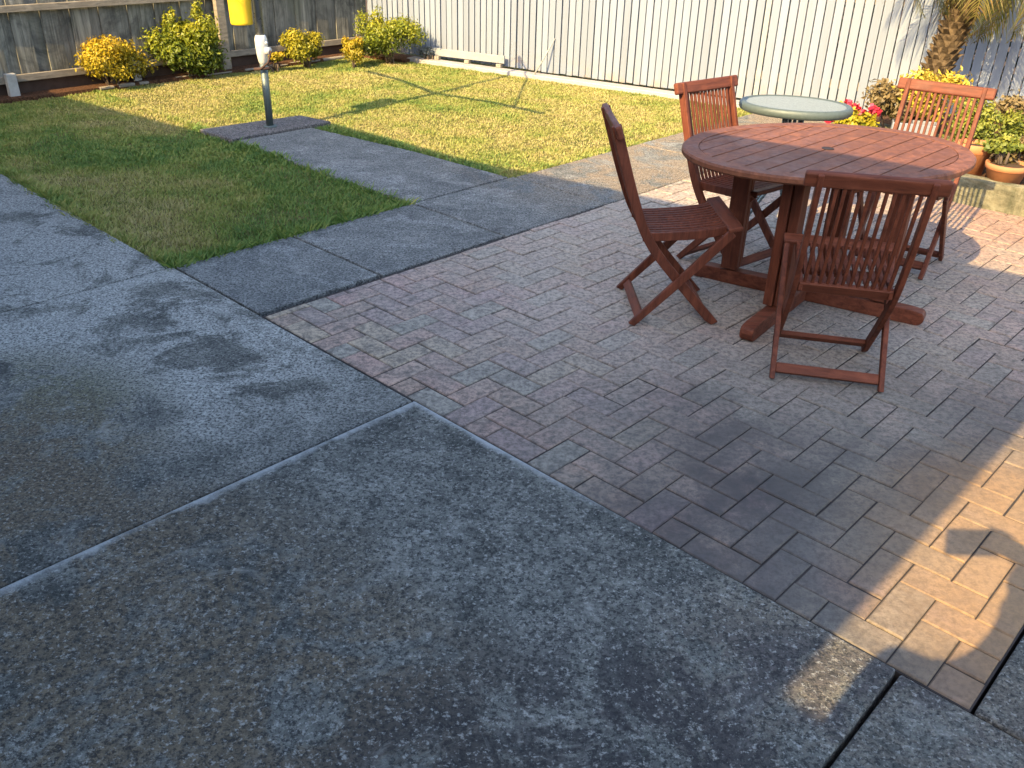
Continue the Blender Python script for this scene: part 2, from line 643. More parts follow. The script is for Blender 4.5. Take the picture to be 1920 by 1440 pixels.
F = np.arange(n * 4).reshape(n, 4)
tint = np.clip(dry * .72 + .34 * (clump - .5) + rng.normal(.14, .17, n), 0, 1)
M_GRASS = foliage("lawn_grass", [(.105, .200, .042), (.19, .275, .054), (.29, .32, .072), (.40, .38, .115), (.44, .37, .16)], .6, .3)
g_ob = obj("grass", np_mesh("grass", V.reshape(-1, 3), F, tint), M_GRASS)
g_ob["kind"] = "stuff"
tag(g_ob, "short patchy green and straw coloured lawn grass", "grass")

# ------------------------------------------------------------------ garden beds, mow strip
bm = bmesh.new()
p = [TF0 - TFD * 1.2 + TFN * .21, CORN + TFN * .21 - TFD * .3, CORN + WFD * .8 + WFN * .3, CORN + WFD * .8, CORN, TF0 - TFD * 1.2 - TFN * .3]
add_prism(bm, p, -.06, .015)


def mulch_mat():
    m = MT("mulch", .95, .1)
    vcell = m.voro(38, m.scale((1, 1, .6), m.noise(3, 2, color=True) and None), out="Color")
    c = m.mix(m.ramp(m.noise(60, 3, .7), (.35, 0), (.65, 1)), (.07, .035, .02), (.24, .12, .065))
    c = m.mix(m.math('MULTIPLY', m.voro(45), .6, clamp=True), c, (.03, .02, .014))
    m.color(c)
    m.bump(m.noise(40, 5, .8), .03, 1)
    return m.m


M_MULCH = mulch_mat()
structure(obj("garden_bed", bm, M_MULCH))
bm = bmesh.new()                            # pale pebbles of concrete edging
k = 1.0
while k < 4.2:
    L = random.uniform(.10, .32)
    q = TF0 - TFD * .3 + TFD * (k + L / 2) + TFN * (.19 + random.uniform(-.012, .012))
    add_beam(bm, q - TFD * L / 2 + Vector((0, 0, .004)), q + TFD * (L / 2 - .01) + Vector((0, 0, .004)), .05, random.uniform(.018, .03), TFN)
    k += L + random.choice((0, 0, .02, .03))
M_PALE = plain("pale_cement", (.30, .265, .215), .9, .2, var=.5, scale=14, bump=.004)
bevel(tag(obj("bed_edging", bm, M_PALE), "broken low line of pale cement edging between lawn and shrubs", "garden edging"), .008, 2)
bm = bmesh.new()
A0, A1 = CORN + WFD * .75 + WFN * .135, CORN + WFD * 8.6 + WFN * .135
add_beam(bm, A0 + Vector((0, 0, -.01)), A1 + Vector((0, 0, -.01)), .15, .07, WFN)
M_STRIP = plain("strip_cement", (.36, .335, .32), .9, .2, var=.3, scale=6, bump=.006)
bevel(structure(obj("mow_strip", bm, M_STRIP)), .01, 2)

# ------------------------------------------------------------------ timber fence


def old_timber():
    m = MT("weathered_timber", .9, .15)
    st = m.noise(1, 6, .7, m.scale((26, 26, 1.6)), dist=.7)
    isl = m.island()
    c = m.mix(m.ramp(st, (.3, 0), (.7, 1)), (.045, .044, .036), (.37, .355, .29))
    c = m.mix(m.ramp(isl, (0, 0), (1, .55)), c, (.12, .115, .10))
    c = m.mix(m.ramp(m.noise(3.2, 5, .7, dist=.8), (.46, 0), (.66, .8)), c, (.05, .05, .045))
    c = m.mix(m.ramp(m.noise(2.1, 4, .6, m.scale((1, 1, .6))), (.55, 0), (.72, .45)), c, (.12, .13, .075))
    m.color(c)
    m.bump(st, .006, .8)
    return m.m


M_OLD = old_timber()
M_RAIL = wood("rail_timber", (.34, .29, .22), (.17, .145, .11), .85, (8, 8, 40), .2, .3, .004)
M_STUB = plain("painted_post", (.44, .43, .39), .8, .2, var=.6, scale=9, bump=.004)
tf = thing("timber_fence", "old grey weathered timber paling fence behind the row of shrubs", "fence", TF0)
ex = TFD
bm = bmesh.new()
s = -1.6
k = 0
while s < 3.98:
    w = random.uniform(.125, .15)
    off = .012 if k % 2 else -.004
    th = .014
    tilt = random.gauss(0, .004)
    a_, b_ = s - .012, s + w + .012
    q = [Vector((0, 0, 0)) + TFD * a_ + TFN * off, TFD * b_ + TFN * (off - .004), TFD * b_ + TFN * (off - .004 - th), TFD * a_ + TFN * (off - th)]
    hi = add_prism(bm, q, .115 + random.uniform(-.008, .01), 1.78 + random.uniform(-.02, .02))
    for vv in hi:
        vv.co += TFD * tilt
    s += w - .004
    k += 1
obj("palings", bm, M_OLD, tf)
for nm, z, hh, t in (("mid_rail", .705, .055, .04), ("bottom_rail", .145, .06, .03), ("top_rail", 1.45, .06, .04)):
    bm = bmesh.new()
    for a_, b_ in ((-1.6, .0), (.0, 2.09), (2.09, 3.98)):
        add_beam(bm, TFD * (a_ + .002) + TFN * (.02 + t / 2) + Vector((0, 0, z)), TFD * (b_ - .002) + TFN * (.02 + t / 2) + Vector((0, 0, z + random.uniform(-.006, .006))), t, hh, TFN)
    bevel(obj(nm, bm, M_RAIL, tf), .004, 2)
bm = bmesh.new()
add_beam(bm, TFD * -1.6 + TFN * .004 + Vector((0, 0, .05)), TFD * 3.98 + TFN * .004 + Vector((0, 0, .05)), .016, .13, TFN)
obj("plinth_board", bm, plain("plinth_brown", (.075, .048, .035), .9, .2, var=.6, scale=10), tf)
for s, z1, w, mt in ((.0, .20, .085, M_STUB), (1.13, .20, .07, M_STUB), (2.10, 1.75, .095, M_RAIL), (-1.3, 1.7, .09, M_RAIL)):
    bm = bmesh.new()
    add_box(bm, TFD * s + TFN * .09 + Vector((0, 0, z1 / 2 - .03)), w, .06, z1 + .06, Matrix.Rotation(R(48.5), 3, 'Z'))
    bevel(obj("post", bm, mt, tf), .006, 2)

# ------------------------------------------------------------------ white fence


def white_paint():
    m = MT("white_paint", .55, .35)
    isl = m.island()
    st = m.noise(1, 5, .65, m.scale((30, 30, 1.5)), dist=.5)
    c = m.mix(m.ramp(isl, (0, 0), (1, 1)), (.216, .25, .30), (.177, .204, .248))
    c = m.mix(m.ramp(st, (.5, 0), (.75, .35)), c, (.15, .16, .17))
    z = m.t.nodes.new("ShaderNodeSeparateXYZ")
    m.link(m.tc, z.inputs[0])
    k = m.math('MULTIPLY', m.ramp(z.outputs[2], (.03, 1), (.22, 0)), m.ramp(m.noise(7, 5, .7), (.45, 0), (.62, .7)))
    c = m.mix(k, c, (.30, .22, .15))
    m.color(c)
    m.bump(st, .003, .4)
    return m.m


M_WHITE = white_paint()
M_WGREY = plain("grey_white_paint", (.27, .285, .285), .6, .3, var=.3)
wf = thing("white_fence", "tall fence of narrow white painted vertical battens with dark gaps", "fence", CORN)
bm = bmesh.new()
s = .03
k = 0
strip_s = 4.69
while s < 8.8:
    w = .061 + .0012 * s + random.uniform(-.003, .003)
    if k == 0 and s > 4.64:
        k = 1
        strip_s = s + .024
        s += .06
        continue
    off = random.uniform(-.003, .003)
    zb = .03 + random.uniform(-.004, .004)
    add_prism(bm, [WFD * s + WFN * off, WFD * (s + w) + WFN * (off + random.uniform(-.002, .002)), WFD * (s + w) + WFN * (off - .022), WFD * s + WFN * (off - .022)], zb, 1.8)
    s += w + random.choice((.013, .016, .014, .017, .011)) * (1.05 - .055 * s)
obj("battens", bm, M_WHITE, wf)
for z in (.25, .95, 1.6):
    bm = bmesh.new()
    add_beam(bm, WFD * .03 - WFN * .05 + Vector((0, 0, z)), WFD * 8.8 - WFN * .05 + Vector((0, 0, z)), .045, .07, WFN)
    obj("rail", bm, M_RAIL, wf)
for s in (strip_s,):
    bm = bmesh.new()
    add_box(bm, WFD * s - WFN * .014 + Vector((0, 0, .93)), .046, .02, 1.80, Matrix.Rotation(R(-32.2), 3, 'Z'))
    obj("cover_strip", bm, M_WGREY, wf)
for s in (.1, 2.3, 4.6, 6.9):
    bm = bmesh.new()
    add_box(bm, WFD * s - WFN * .13 + Vector((0, 0, .85)), .09, .09, 1.85, Matrix.Rotation(R(-32.2), 3, 'Z'))
    obj("post", bm, M_OLD, wf)
# unseen hedge added behind the battens to keep the gaps dark
def leaf_cloud(blobs, n, size, seed, up=.3, aspect=.45, fold=.25, shell=.55):
    r = np.random.default_rng(seed)
    W = np.array([b[1][0] * b[1][1] * b[1][2] for b in blobs]) ** (2 / 3)
    idx = r.choice(len(blobs), n, p=W / W.sum())
    C = np.array([b[0] for b in blobs], float)[idx]
    Rr = np.array([b[1] for b in blobs], float)[idx]
    d = r.normal(size=(n, 3))
    d /= np.linalg.norm(d, axis=1)[:, None]
    rad = shell + (1 - shell) * r.random(n) ** .6
    rad *= 1 + .22 * r.normal(size=n)
    P = C + d * Rr * rad[:, None]
    P[:, 2] = np.maximum(P[:, 2], .02)
    nrm = d * .8 + r.normal(size=(n, 3)) * .6 + np.array([0, 0, up])
    nrm /= np.linalg.norm(nrm, axis=1)[:, None]
    t = np.cross(nrm, r.normal(size=(n, 3)))
    t /= np.linalg.norm(t, axis=1)[:, None]
    b = np.cross(nrm, t)
    L = size * r.uniform(.6, 1.3, n)[:, None]
    Wd = L * aspect
    V = np.empty((n, 4, 3))
    V[:, 0] = P - t * L * .5
    V[:, 1] = P + b * Wd * .5 + nrm * L * fold * .4
    V[:, 2] = P + t * L * .5 - nrm * L * fold * .3
    V[:, 3] = P - b * Wd * .5 + nrm * L * fold * .4
    i = np.arange(n)[:, None] * 4
    F = np.concatenate([i + [0, 1, 2], i + [0, 2, 3]], 1).reshape(-1, 3)
    return V.reshape(-1, 3), F, P, r


hd = [((float(q.x), float(q.y), .75), (.35, .35, .75)) for q in [CORN + WFD * t - WFN * .65 for t in np.arange(.3, 8.6, .45)]]
V, F, P, r_ = leaf_cloud(hd, 9000, .09, 11)
M_DARKLEAF = foliage("added_hedge_leaves", [(.02, .035, .012), (.04, .065, .02)], .6, .1)
added_hedge = obj("added_hedge", np_mesh("added_hedge", V, F, np.repeat(r_.random(len(P)), 2)), M_DARKLEAF)
tag(added_hedge, "dark green hedge added behind the white fence to darken its narrow gaps", "added_hedge")

# white plank on blocks and leaning stick
pk = thing("plank", "long white plank lying low along the foot of the white fence", "plank", (0, 0, 0))
bm = bmesh.new()
a_, b_ = CORN + WFD * 1.02 + WFN * .09, CORN + WFD * 1.98 + WFN * .075
add_beam(bm, a_ + Vector((0, 0, .105)), b_ + Vector((0, 0, .112)), .022, .08, WFN)
bevel(obj("board", bm, M_WGREY, pk), .004, 2)
for t in (.08, .5, .93):
    bm = bmesh.new()
    q = a_.lerp(b_, t)
    add_box(bm, q + Vector((0, 0, .045)), .06, .05, .038, Matrix.Rotation(R(-32.2), 3, 'Z'))
    bevel(obj("block", bm, M_PALE, pk), .006, 2)
bm = bmesh.new()
a_, b_ = CORN + WFD * 2.42 + WFN * .19 + Vector((0, 0, .02)), CORN + WFD * 2.55 + WFN * .012 + Vector((0, 0, .37))
add_tube(bm, [a_, a_.lerp(b_, .5) + Vector((.004, 0, 0)), b_], [.009, .008, .007], 8)
tag(obj("stick", bm, plain("grey_stick", (.30, .30, .28), .8), smooth=True), "thin grey stick leaning against the white batten fence", "stick")

# ------------------------------------------------------------------ shrubs
def lumps(c, rx, ry, rz, n, seed, lowz=.12):
    r = random.Random(seed)
    out = []
    for _ in range(n):
        a = r.uniform(0, 6.28)
        q = r.uniform(.15, .85)
        zz = r.uniform(.25, .8)
        k = r.uniform(.20, .46)
        sh = 1 - .35 * abs(zz - .45)
        out.append(((c[0] + math.cos(a) * rx * q * sh, c[1] + math.sin(a) * ry * q * sh, lowz + rz * zz), (rx * k, ry * k, rz * k * .62)))
    return out


def shrub(name, label, c, rx, rz, n, size, mat, seed, nl=9, tops=(), group=None, lowz=.05, stems=6, asp=.5, base=0.0):
    t = thing(name, label, "shrub", (c[0], c[1], base), 0, group)
    bl = lumps((0, 0), rx, rx * .85, rz, nl, seed, lowz)
    for dx, dy, zz, rr in tops:
        bl.append(((dx, dy, zz), (rr, rr, rr * 1.5)))
    V, F, P, r = leaf_cloud(bl, n, size, seed, aspect=asp)
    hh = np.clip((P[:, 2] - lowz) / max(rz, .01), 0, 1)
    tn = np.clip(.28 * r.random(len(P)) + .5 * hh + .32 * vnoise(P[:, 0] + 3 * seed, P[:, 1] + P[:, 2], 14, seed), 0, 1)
    obj("leaves", np_mesh("leaves", V, F, np.repeat(tn, 2)), mat, t)
    bm = bmesh.new()
    rr = random.Random(seed)
    for k in range(stems):
        q = rr.choice(bl)
        e = Vector(q[0])
        st = Vector((rr.uniform(-.04, .04), rr.uniform(-.04, .04), -.03))
        add_tube(bm, [st, st.lerp(e, .5) + Vector((rr.uniform(-.03, .03), rr.uniform(-.03, .03), .02)), e], [.011, .008, .004], 6)
    obj("stems", bm, M_STEM, t, True)
    return t


M_STEM = plain("stem_bark", (.13, .10, .075), .9, .1, var=.5, scale=30)
M_YEL = foliage("yellow_leaves", [(.10, .11, .012), (.26, .22, .015), (.52, .38, .02), (.58, .36, .04)], .45, .3)
M_LIME = foliage("lime_leaves", [(.03, .055, .012), (.08, .12, .016), (.22, .25, .02), (.42, .38, .03)], .4, .3)
M_YGR = foliage("yellow_green_leaves", [(.05, .075, .012), (.16, .17, .015), (.38, .33, .02), (.48, .36, .03)], .42, .3)
GS = "shrubs along the timber fence"
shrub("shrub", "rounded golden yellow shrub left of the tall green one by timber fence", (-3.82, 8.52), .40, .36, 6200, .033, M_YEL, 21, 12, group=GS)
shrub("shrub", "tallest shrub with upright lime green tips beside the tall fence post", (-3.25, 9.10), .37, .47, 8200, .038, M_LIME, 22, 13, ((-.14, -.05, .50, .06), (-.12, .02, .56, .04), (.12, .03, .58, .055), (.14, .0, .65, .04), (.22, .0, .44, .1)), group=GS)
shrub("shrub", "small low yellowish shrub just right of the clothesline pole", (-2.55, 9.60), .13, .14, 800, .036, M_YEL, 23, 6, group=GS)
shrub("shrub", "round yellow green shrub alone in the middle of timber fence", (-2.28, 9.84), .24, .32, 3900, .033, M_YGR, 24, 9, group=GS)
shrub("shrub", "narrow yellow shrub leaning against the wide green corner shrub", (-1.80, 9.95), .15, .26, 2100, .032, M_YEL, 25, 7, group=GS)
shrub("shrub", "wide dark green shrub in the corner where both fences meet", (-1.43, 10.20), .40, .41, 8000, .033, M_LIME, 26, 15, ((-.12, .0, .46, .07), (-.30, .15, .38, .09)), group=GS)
shrub("seedling", "tiny sparse yellow seedling on bare mulch at left end of bed", (-4.22, 8.42), .12, .12, 300, .03, M_YEL, 27, 5, group=GS, stems=4)
shrub("dry_plant", "small dry grey plant at the left end of white plank", (-1.04, 10.35), .13, .15, 420, .035, foliage("dry_leaves", [(.12, .13, .12), (.33, .35, .33)], .8, .1), 28, 5, stems=10)

# ------------------------------------------------------------------ clothesline
M_GALV = plain("galvanised_pole", (.13, .16, .152), .5, .4, .55, .3, 18)
M_TUBE = plain("dark_tube", (.17, .185, .205), .35, .5, .6, .25, 16)
M_CAST = plain("cast_housing", (.62, .62, .59), .4, .5, .2, .3, 25)
M_RUST = plain("rusty_iron", (.085, .05, .04), .8, .3, .2, .5, 40)
PB = Vector((-1.947, 7.0, .018))
cl = thing("clothesline", "rotary clothesline on a grey steel pole at the end of path", "clothesline", PB)
bm = bmesh.new()
add_tube(bm, [(0, 0, -.02), (0, 0, .50)], .028, 20)
obj("lower_pole", bm, M_GALV, cl, True)
bm = bmesh.new()
add_lathe(bm, [(.0, .012), (.05, .012), (.055, .006), (.055, -.001), (0, -.001)], n=24)
obj("base_collar", bm, M_GALV, cl, True)
bm = bmesh.new()
add_tube(bm, [(0, 0, .64), (0, 0, 1.62)], .031, 20)
obj("upper_tube", bm, M_TUBE, cl, True)
hs = obj("winder_housing", (lambda b: (add_lathe(b, [(0, .455), (.022, .46), (.034, .485), (.041, .53), (.046, .60), (.046, .645), (.040, .665), (.033, .675), (.0, .675)], n=24), b)[1])(bmesh.new()), M_CAST, cl, True)
bm = bmesh.new()
add_tube(bm, [(.036, -.015, .565), (.066, -.026, .565)], .027, 18)
add_tube(bm, [(.036, -.015, .62), (.05, -.02, .62)], .012, 12)
obj("gear_boss", bm, M_CAST, hs, True)
bm = bmesh.new()
add_tube(bm, [(.068, -.027, .565), (.076, -.03, .565), (.05, -.05, .485), (.0, -.06, .447), (-.01, -.062, .44)], .0075, 8)
add_tube(bm, [(-.06, -.055, .437), (.055, -.045, .445)], .011, 10)
obj("crank_handle", bm, M_RUST, hs, True)
hub = Vector((0, 0, 1.30))
tips = [Vector((-3.036 + 1.947, 7.716 - 7.0, 1.6)), Vector((-1.92 + 1.947, 7.22 - 7.0, 0)), Vector((-1.183 + 1.947, 5.863 - 7.0, 1.6))]
tips[1] = Vector((.12, 1.3, 1.6))
tips = [Vector((-1.08, .72, 1.6)), Vector((.66, 1.05, 1.6)), Vector((.76, -1.13, 1.6)), Vector((-.7, -1.05, 1.6))]
for tp in tips:
    bm = bmesh.new()
    add_tube(bm, [hub, hub.lerp(tp, .55) + Vector((0, 0, .04)), tp], .021, 10)
    obj("arm", bm, M_GALV, cl, True)
bm = bmesh.new()
for fr in (1.0, .72, .45):
    q = [hub.lerp(tp, fr) + Vector((0, 0, .02)) for tp in tips]
    for k in range(4):
        add_tube(bm, [q[k], q[(k + 1) % 4]], .0022, 6, False)
add_tube(bm, [tips[1], hub.lerp(tips[2], .74)], .010, 6)
obj("line_wires", bm, M_GALV, cl, True)
# yellow peg basket hanging off an arm
pb = thing("peg_basket", "bright yellow cylindrical peg bucket hanging beside clothesline pole", "peg basket", PB + Vector((-.125, -.005, .745)))
bm = bmesh.new()
add_lathe(bm, [(0, .003), (.074, .0), (.080, .004), (.082, .02), (.085, .235), (.087, .245), (.083, .247), (.080, .235), (.077, .02), (0, .015)], n=36)
obj("bucket", bm, plain("yellow_plastic", (.82, .52, .025), .4, .45, 0, .18, 7), pb, True)
bm = bmesh.new()
add_tube(bm, [(-.084, 0, .22)] + [(-.084 * math.cos(t), 0, .22 + .23 * math.sin(t)) for t in np.linspace(.2, math.pi - .2, 9)] + [(.084, 0, .22)], .004, 8)
add_tube(bm, [(0, 0, .45), (0, 0, .60), (.02, 0, .66), (.06, 0, .64)], .004, 8)
obj("wire_hanger", bm, M_GALV, pb, True)

# ------------------------------------------------------------------ chairs
M_RED = wood("red_hardwood", (.195, .059, .032), (.060, .019, .012), .55, (45, 45, 5), .16, .6)
M_RED2 = wood("red_hardwood_long", (.21, .065, .035), (.068, .021, .013), .55, (5, 45, 45), .16, .6)


def spline(pts, n=20):
    out = []
    P = [Vector((0, *p)) for p in pts]
    P = [P[0] * 2 - P[1]] + P + [P[-1] * 2 - P[-2]]
    for i in range(1, len(P) - 2):
        for k in range(n):
            t = k / n
            a, b, c, d = P[i - 1], P[i], P[i + 1], P[i + 2]
            q = .5 * ((2 * b) + (c - a) * t + (2 * a - 5 * b + 4 * c - d) * t * t + (3 * b - a - 3 * c + d) * t ** 3)
            out.append((q.y, q.z))
    out.append((P[-2].y, P[-2].z))
    return out


STILE = spline([(.187, .0), (.0, .208), (-.135, .375), (-.215, .55), (-.318, .862)], 6)


def at_z(z):
    for a, b in zip(STILE, STILE[1:]):
        if a[1] <= z <= b[1]:
            t = (z - a[1]) / (b[1] - a[1])
            return a[0] + (b[0] - a[0]) * t
    return STILE[-1][0]


def cutz(z0, z1):
    return [(at_z(z0), z0)] + [p for p in STILE if z0 < p[1] < z1] + [(at_z(z1), z1)]


def make_chair():
    t = thing("folding_chair", "", "chair", (0, 0, 0), 0, "folding chairs around the table")
    for sx in (-1, 1):
        bm = bmesh.new()
        add_path_bar(bm, STILE, sx * .181, .021, .041)
        # foot cut flat
        for v_ in bm.verts:
            if v_.co.z < 0:
                v_.co.z = 0.0
        bevel(obj("stile", bm, M_RED, t), .004, 2)
        bm = bmesh.new()
        add_path_bar(bm, [(-.187, .0), (.0, .206), (.205, .432)], sx * .2035, .020, .039)
        for v_ in bm.verts:
            if v_.co.z < 0:
                v_.co.z = 0.0
        bevel(obj("leg", bm, M_RED, t), .004, 2)
    bm = bmesh.new()
    add_beam(bm, (-.193, -.152, .040), (.193, -.152, .040), .04, .02, Vector((0, .7, .72)))
    bevel(obj("rear_crossbar", bm, M_RED2, t), .003, 2)
    bm = bmesh.new()
    add_beam(bm, (-.17, .135, .058), (.17, .135, .058), .04, .02, Vector((0, .7, -.72)))
    bevel(obj("front_crossbar", bm, M_RED2, t), .003, 2)
    # seat
    seat = [(-.165, .398), (-.06, .402), (.05, .410), (.15, .424), (.200, .438)]
    bm = bmesh.new()
    for k in range(10):
        add_path_bar(bm, [(p_[0], p_[1] + .008) for p_ in seat], -.137 + k * .0305, .0175, .014)
    bevel(obj("seat_slats", bm, M_RED, t), .003, 2)
    for sx in (-1, 1):
        bm = bmesh.new()
        add_path_bar(bm, [(p_[0], p_[1] - .004) for p_ in seat], sx * .1605, .016, .038)
        bevel(obj("seat_rail", bm, M_RED, t), .003, 2)
    bm = bmesh.new()
    add_beam(bm, (-.217, .214, .448), (.217, .214, .448), .062, .020, Vector((0, 1, .22)))
    bevel(obj("seat_front", bm, M_RED2, t), .006, 3)
    bm = bmesh.new()
    add_beam(bm, (-.15, .03, .388), (.15, .03, .388), .04, .018, Vector((0, 1, .1)))
    obj("seat_batten", bm, M_RED2, t)
    # back
    bm = bmesh.new()
    for k in range(12):
        add_path_bar(bm, cutz(.385, .825), -.1485 + k * .027, .0128, .012)
    bevel(obj("back_slats", bm, M_RED, t), .0025, 2)
    bm = bmesh.new()
    add_beam(bm, (-.169, at_z(.39), .39), (.169, at_z(.39), .39), .055, .021, Vector((0, -.6, .8)))
    bevel(obj("lower_rail", bm, M_RED2, t), .004, 2)
    bm = bmesh.new()
    add_beam(bm, (-.232, at_z(.84) + .002, .838), (.232, at_z(.84) + .002, .840), .056, .027, Vector((0, -.32, .95)))
    bevel(obj("top_rail", bm, M_RED2, t), .008, 3)
    return t


CH = [((.697, 3.744), 2.229, "dark shaded folding chair in side profile at left of wooden table"),
      ((1.134, 4.365), -50.5, "folding chair behind the left side of wooden table, its back sunlit orange"),
      ((1.262, 3.200), 77.43, "nearest folding chair, seen from behind in shade before the wooden table"),
      ((1.989, 4.408), -123.96, "sunlit folding chair at far right of wooden table before the plants")]
proto = make_chair()
for i, (xy, hd_, lab) in enumerate(CH):
    c_ = proto if i == 0 else copy_thing(proto)
    c_.location = (xy[0], xy[1], 0)
    c_.rotation_euler = (0, 0, R(hd_ - 90))
    c_["label"] = lab

# ------------------------------------------------------------------ dining table, its round top drawn oval
TC = Vector((1.350, 3.875, 0))
TZ = .715
EA, EB, PHI = .652, .492, R(15)
SL = R(46)
dt_ = thing("dining_table", "red brown slatted hardwood table with the four folding chairs", "table", TC)
M_TOP = wood("table_hardwood", (.245, .098, .054), (.095, .038, .024), .56, (30, 30, 30), .14, .7, .0012)


def ell(t, a, b):
    return Vector((a * math.cos(t) * math.cos(PHI) - b * math.sin(t) * math.sin(PHI), a * math.cos(t) * math.sin(PHI) + b * math.sin(t) * math.cos(PHI), 0))


bm = bmesh.new()
nseg = 4
for q in range(nseg):
    t0, t1 = SL + .79 + q * math.pi / 2 + .002, SL + .79 + (q + 1) * math.pi / 2 - .002
    prof = [(0.0, -.008), (.0, -.024), (-.008, -.032), (-.072, -.032), (-.072, -.002), (-.070, .0), (-.008, .0)]
    rings = []
    for t in np.linspace(t0, t1, 24):
        rings.append([bm.verts.new(ell(t, EA + d, EB + d) + Vector((0, 0, TZ + z))) for d, z in prof])
    for r0, r1 in zip(rings, rings[1:]):
        for k in range(len(prof)):
            bm.faces.new((r0[k], r0[(k + 1) % len(prof)], r1[(k + 1) % len(prof)], r1[k]))
    bm.faces.new(rings[0])
    bm.faces.new(rings[-1][::-1])
obj("rim", bm, M_TOP, dt_)
bm = bmesh.new()
sd, sn = Vector((math.cos(SL), math.sin(SL), 0)), Vector((-math.sin(SL), math.cos(SL), 0))
ia, ib = EA - .074, EB - .074


def chord(c):                              # line p = sn*c + sd*t inside the inner ellipse
    cp, sp = math.cos(PHI), math.sin(PHI)
    px, py = (sn.x * cp + sn.y * sp) * c, (-sn.x * sp + sn.y * cp) * c
    dx, dy = sd.x * cp + sd.y * sp, -sd.x * sp + sd.y * cp
    A = dx * dx / ia ** 2 + dy * dy / ib ** 2
    B = 2 * (px * dx / ia ** 2 + py * dy / ib ** 2)
    C = px * px / ia ** 2 + py * py / ib ** 2 - 1
    D = B * B - 4 * A * C
    if D < 0:
        return None
    return (-B - math.sqrt(D)) / (2 * A), (-B + math.sqrt(D)) / (2 * A)


W_, G_ = .0855, .0055
k = -7
while k < 8:
    c0, c1 = k * W_ + G_ / 2, (k + 1) * W_ - G_ / 2
    cs = [c for c in np.linspace(c0, c1, 9) if chord(c)]
    if len(cs) >= 2:
        lo = [sn * c + sd * chord(c)[0] for c in cs]
        hi = [sn * c + sd * chord(c)[1] for c in cs]
        if k in (-1, 0):                    # slats stay uncut; a dark disc stands in for the umbrella hole
            pass
        add_prism(bm, lo + hi[::-1], TZ - .022, TZ - .0015 + random.uniform(-.0006, .0006))
    k += 1
bevel(obj("top_slats", bm, M_TOP, dt_), .002, 2)
bm = bmesh.new()
add_lathe(bm, [(0, TZ - .0008), (.02, TZ - .0006), (.024, TZ + .0012), (.026, TZ + .0006), (.026, TZ - .01)], n=24)
obj("hole_disc", bm, plain("painted_hole_shade", (.02, .012, .01), .7), dt_)  # dark disc painting the hole's shade onto the uncut top
bm = bmesh.new()
for c in (-.20, .20):
    add_beam(bm, sd * c - sn * .40 + Vector((0, 0, TZ - .048)), sd * c + sn * .40 + Vector((0, 0, TZ - .048)), .03, .05, sd)
for c in (-.30, .30):
    add_beam(bm, sn * c * .9 - sd * .33 + Vector((0, 0, TZ - .050)), sn * c * .9 + sd * .33 + Vector((0, 0, TZ - .050)), .03, .055, sn)
obj("apron", bm, M_RED2, dt_)
bx = Vector((math.cos(R(-30.5)), math.sin(R(-30.5)), 0))
by = Vector((math.cos(R(53)), math.sin(R(53)), 0))
BC = Vector((.018, .025, 0))
for dirv, L0, L1, z0 in ((bx, -.52, .52, .0), (by, -.60, .50, .0)):
    bm = bmesh.new()
    side = Vector((0, 0, 1)).cross(dirv)
    z = .034 if dirv is bx else .036
    hh = .068 if dirv is bx else .072
    prof = []
    for t in np.linspace(L0, L1, 2):
        pass
    n_ = 8
    pts = [(L0, 0), (L1, 0)] + [(L1 + .0 + .03 * math.sin(a), hh / 2 - hh / 2 * math.cos(a)) for a in np.linspace(0.3, math.pi * .8, 6)] + [(L1 - .03, hh), (L0 + .03, hh)] + [(L0 - .03 * math.sin(a), hh / 2 - hh / 2 * math.cos(a)) for a in np.linspace(math.pi * .8, .3, 6)]
    wv = .032 if dirv is bx else .03
    A_ = [bm.verts.new(BC + dirv * p_[0] + side * wv + Vector((0, 0, p_[1]))) for p_ in pts]
    B_ = [bm.verts.new(BC + dirv * p_[0] - side * wv + Vector((0, 0, p_[1]))) for p_ in pts]
    bm.faces.new(A_)
    bm.faces.new(B_[::-1])
    for i in range(len(pts)):
        j = (i + 1) % len(pts)
        bm.faces.new((A_[i], B_[i], B_[j], A_[j]))
    bevel(obj("foot_bar", bm, M_RED2, dt_), .004, 2)
for dirv, q in ((bx, -.36), (bx, .34), (by, -.33), (by, .32)):
    side = Vector((0, 0, 1)).cross(dirv)
    bm = bmesh.new()
    M3 = Matrix((dirv, side, Vector((0, 0, 1)))).transposed()
    add_box(bm, BC + dirv * q + side * .024 + Vector((0, 0, .383)), .088, .042, .612, M3)
    add_box(bm, BC + dirv * (q + .004) - side * .024 + Vector((0, 0, .383)), .080, .042, .610, M3)
    bevel(obj("leg", bm, M_RED, dt_), .004, 2)

# ------------------------------------------------------------------ small round table
ST = Vector((1.455, 4.79, 0))


def squash(bm):                            # round top squashed along the camera's view direction
    d = Vector((math.cos(R(73)), math.sin(R(73)), 0))
    for v_ in bm.verts:
        v_.co -= d * (v_.co.dot(d) * .25)
        xy = Vector((v_.co.x, v_.co.y, 0)) * 1.015
        v_.co.x, v_.co.y = xy.x, xy.y
    return bm


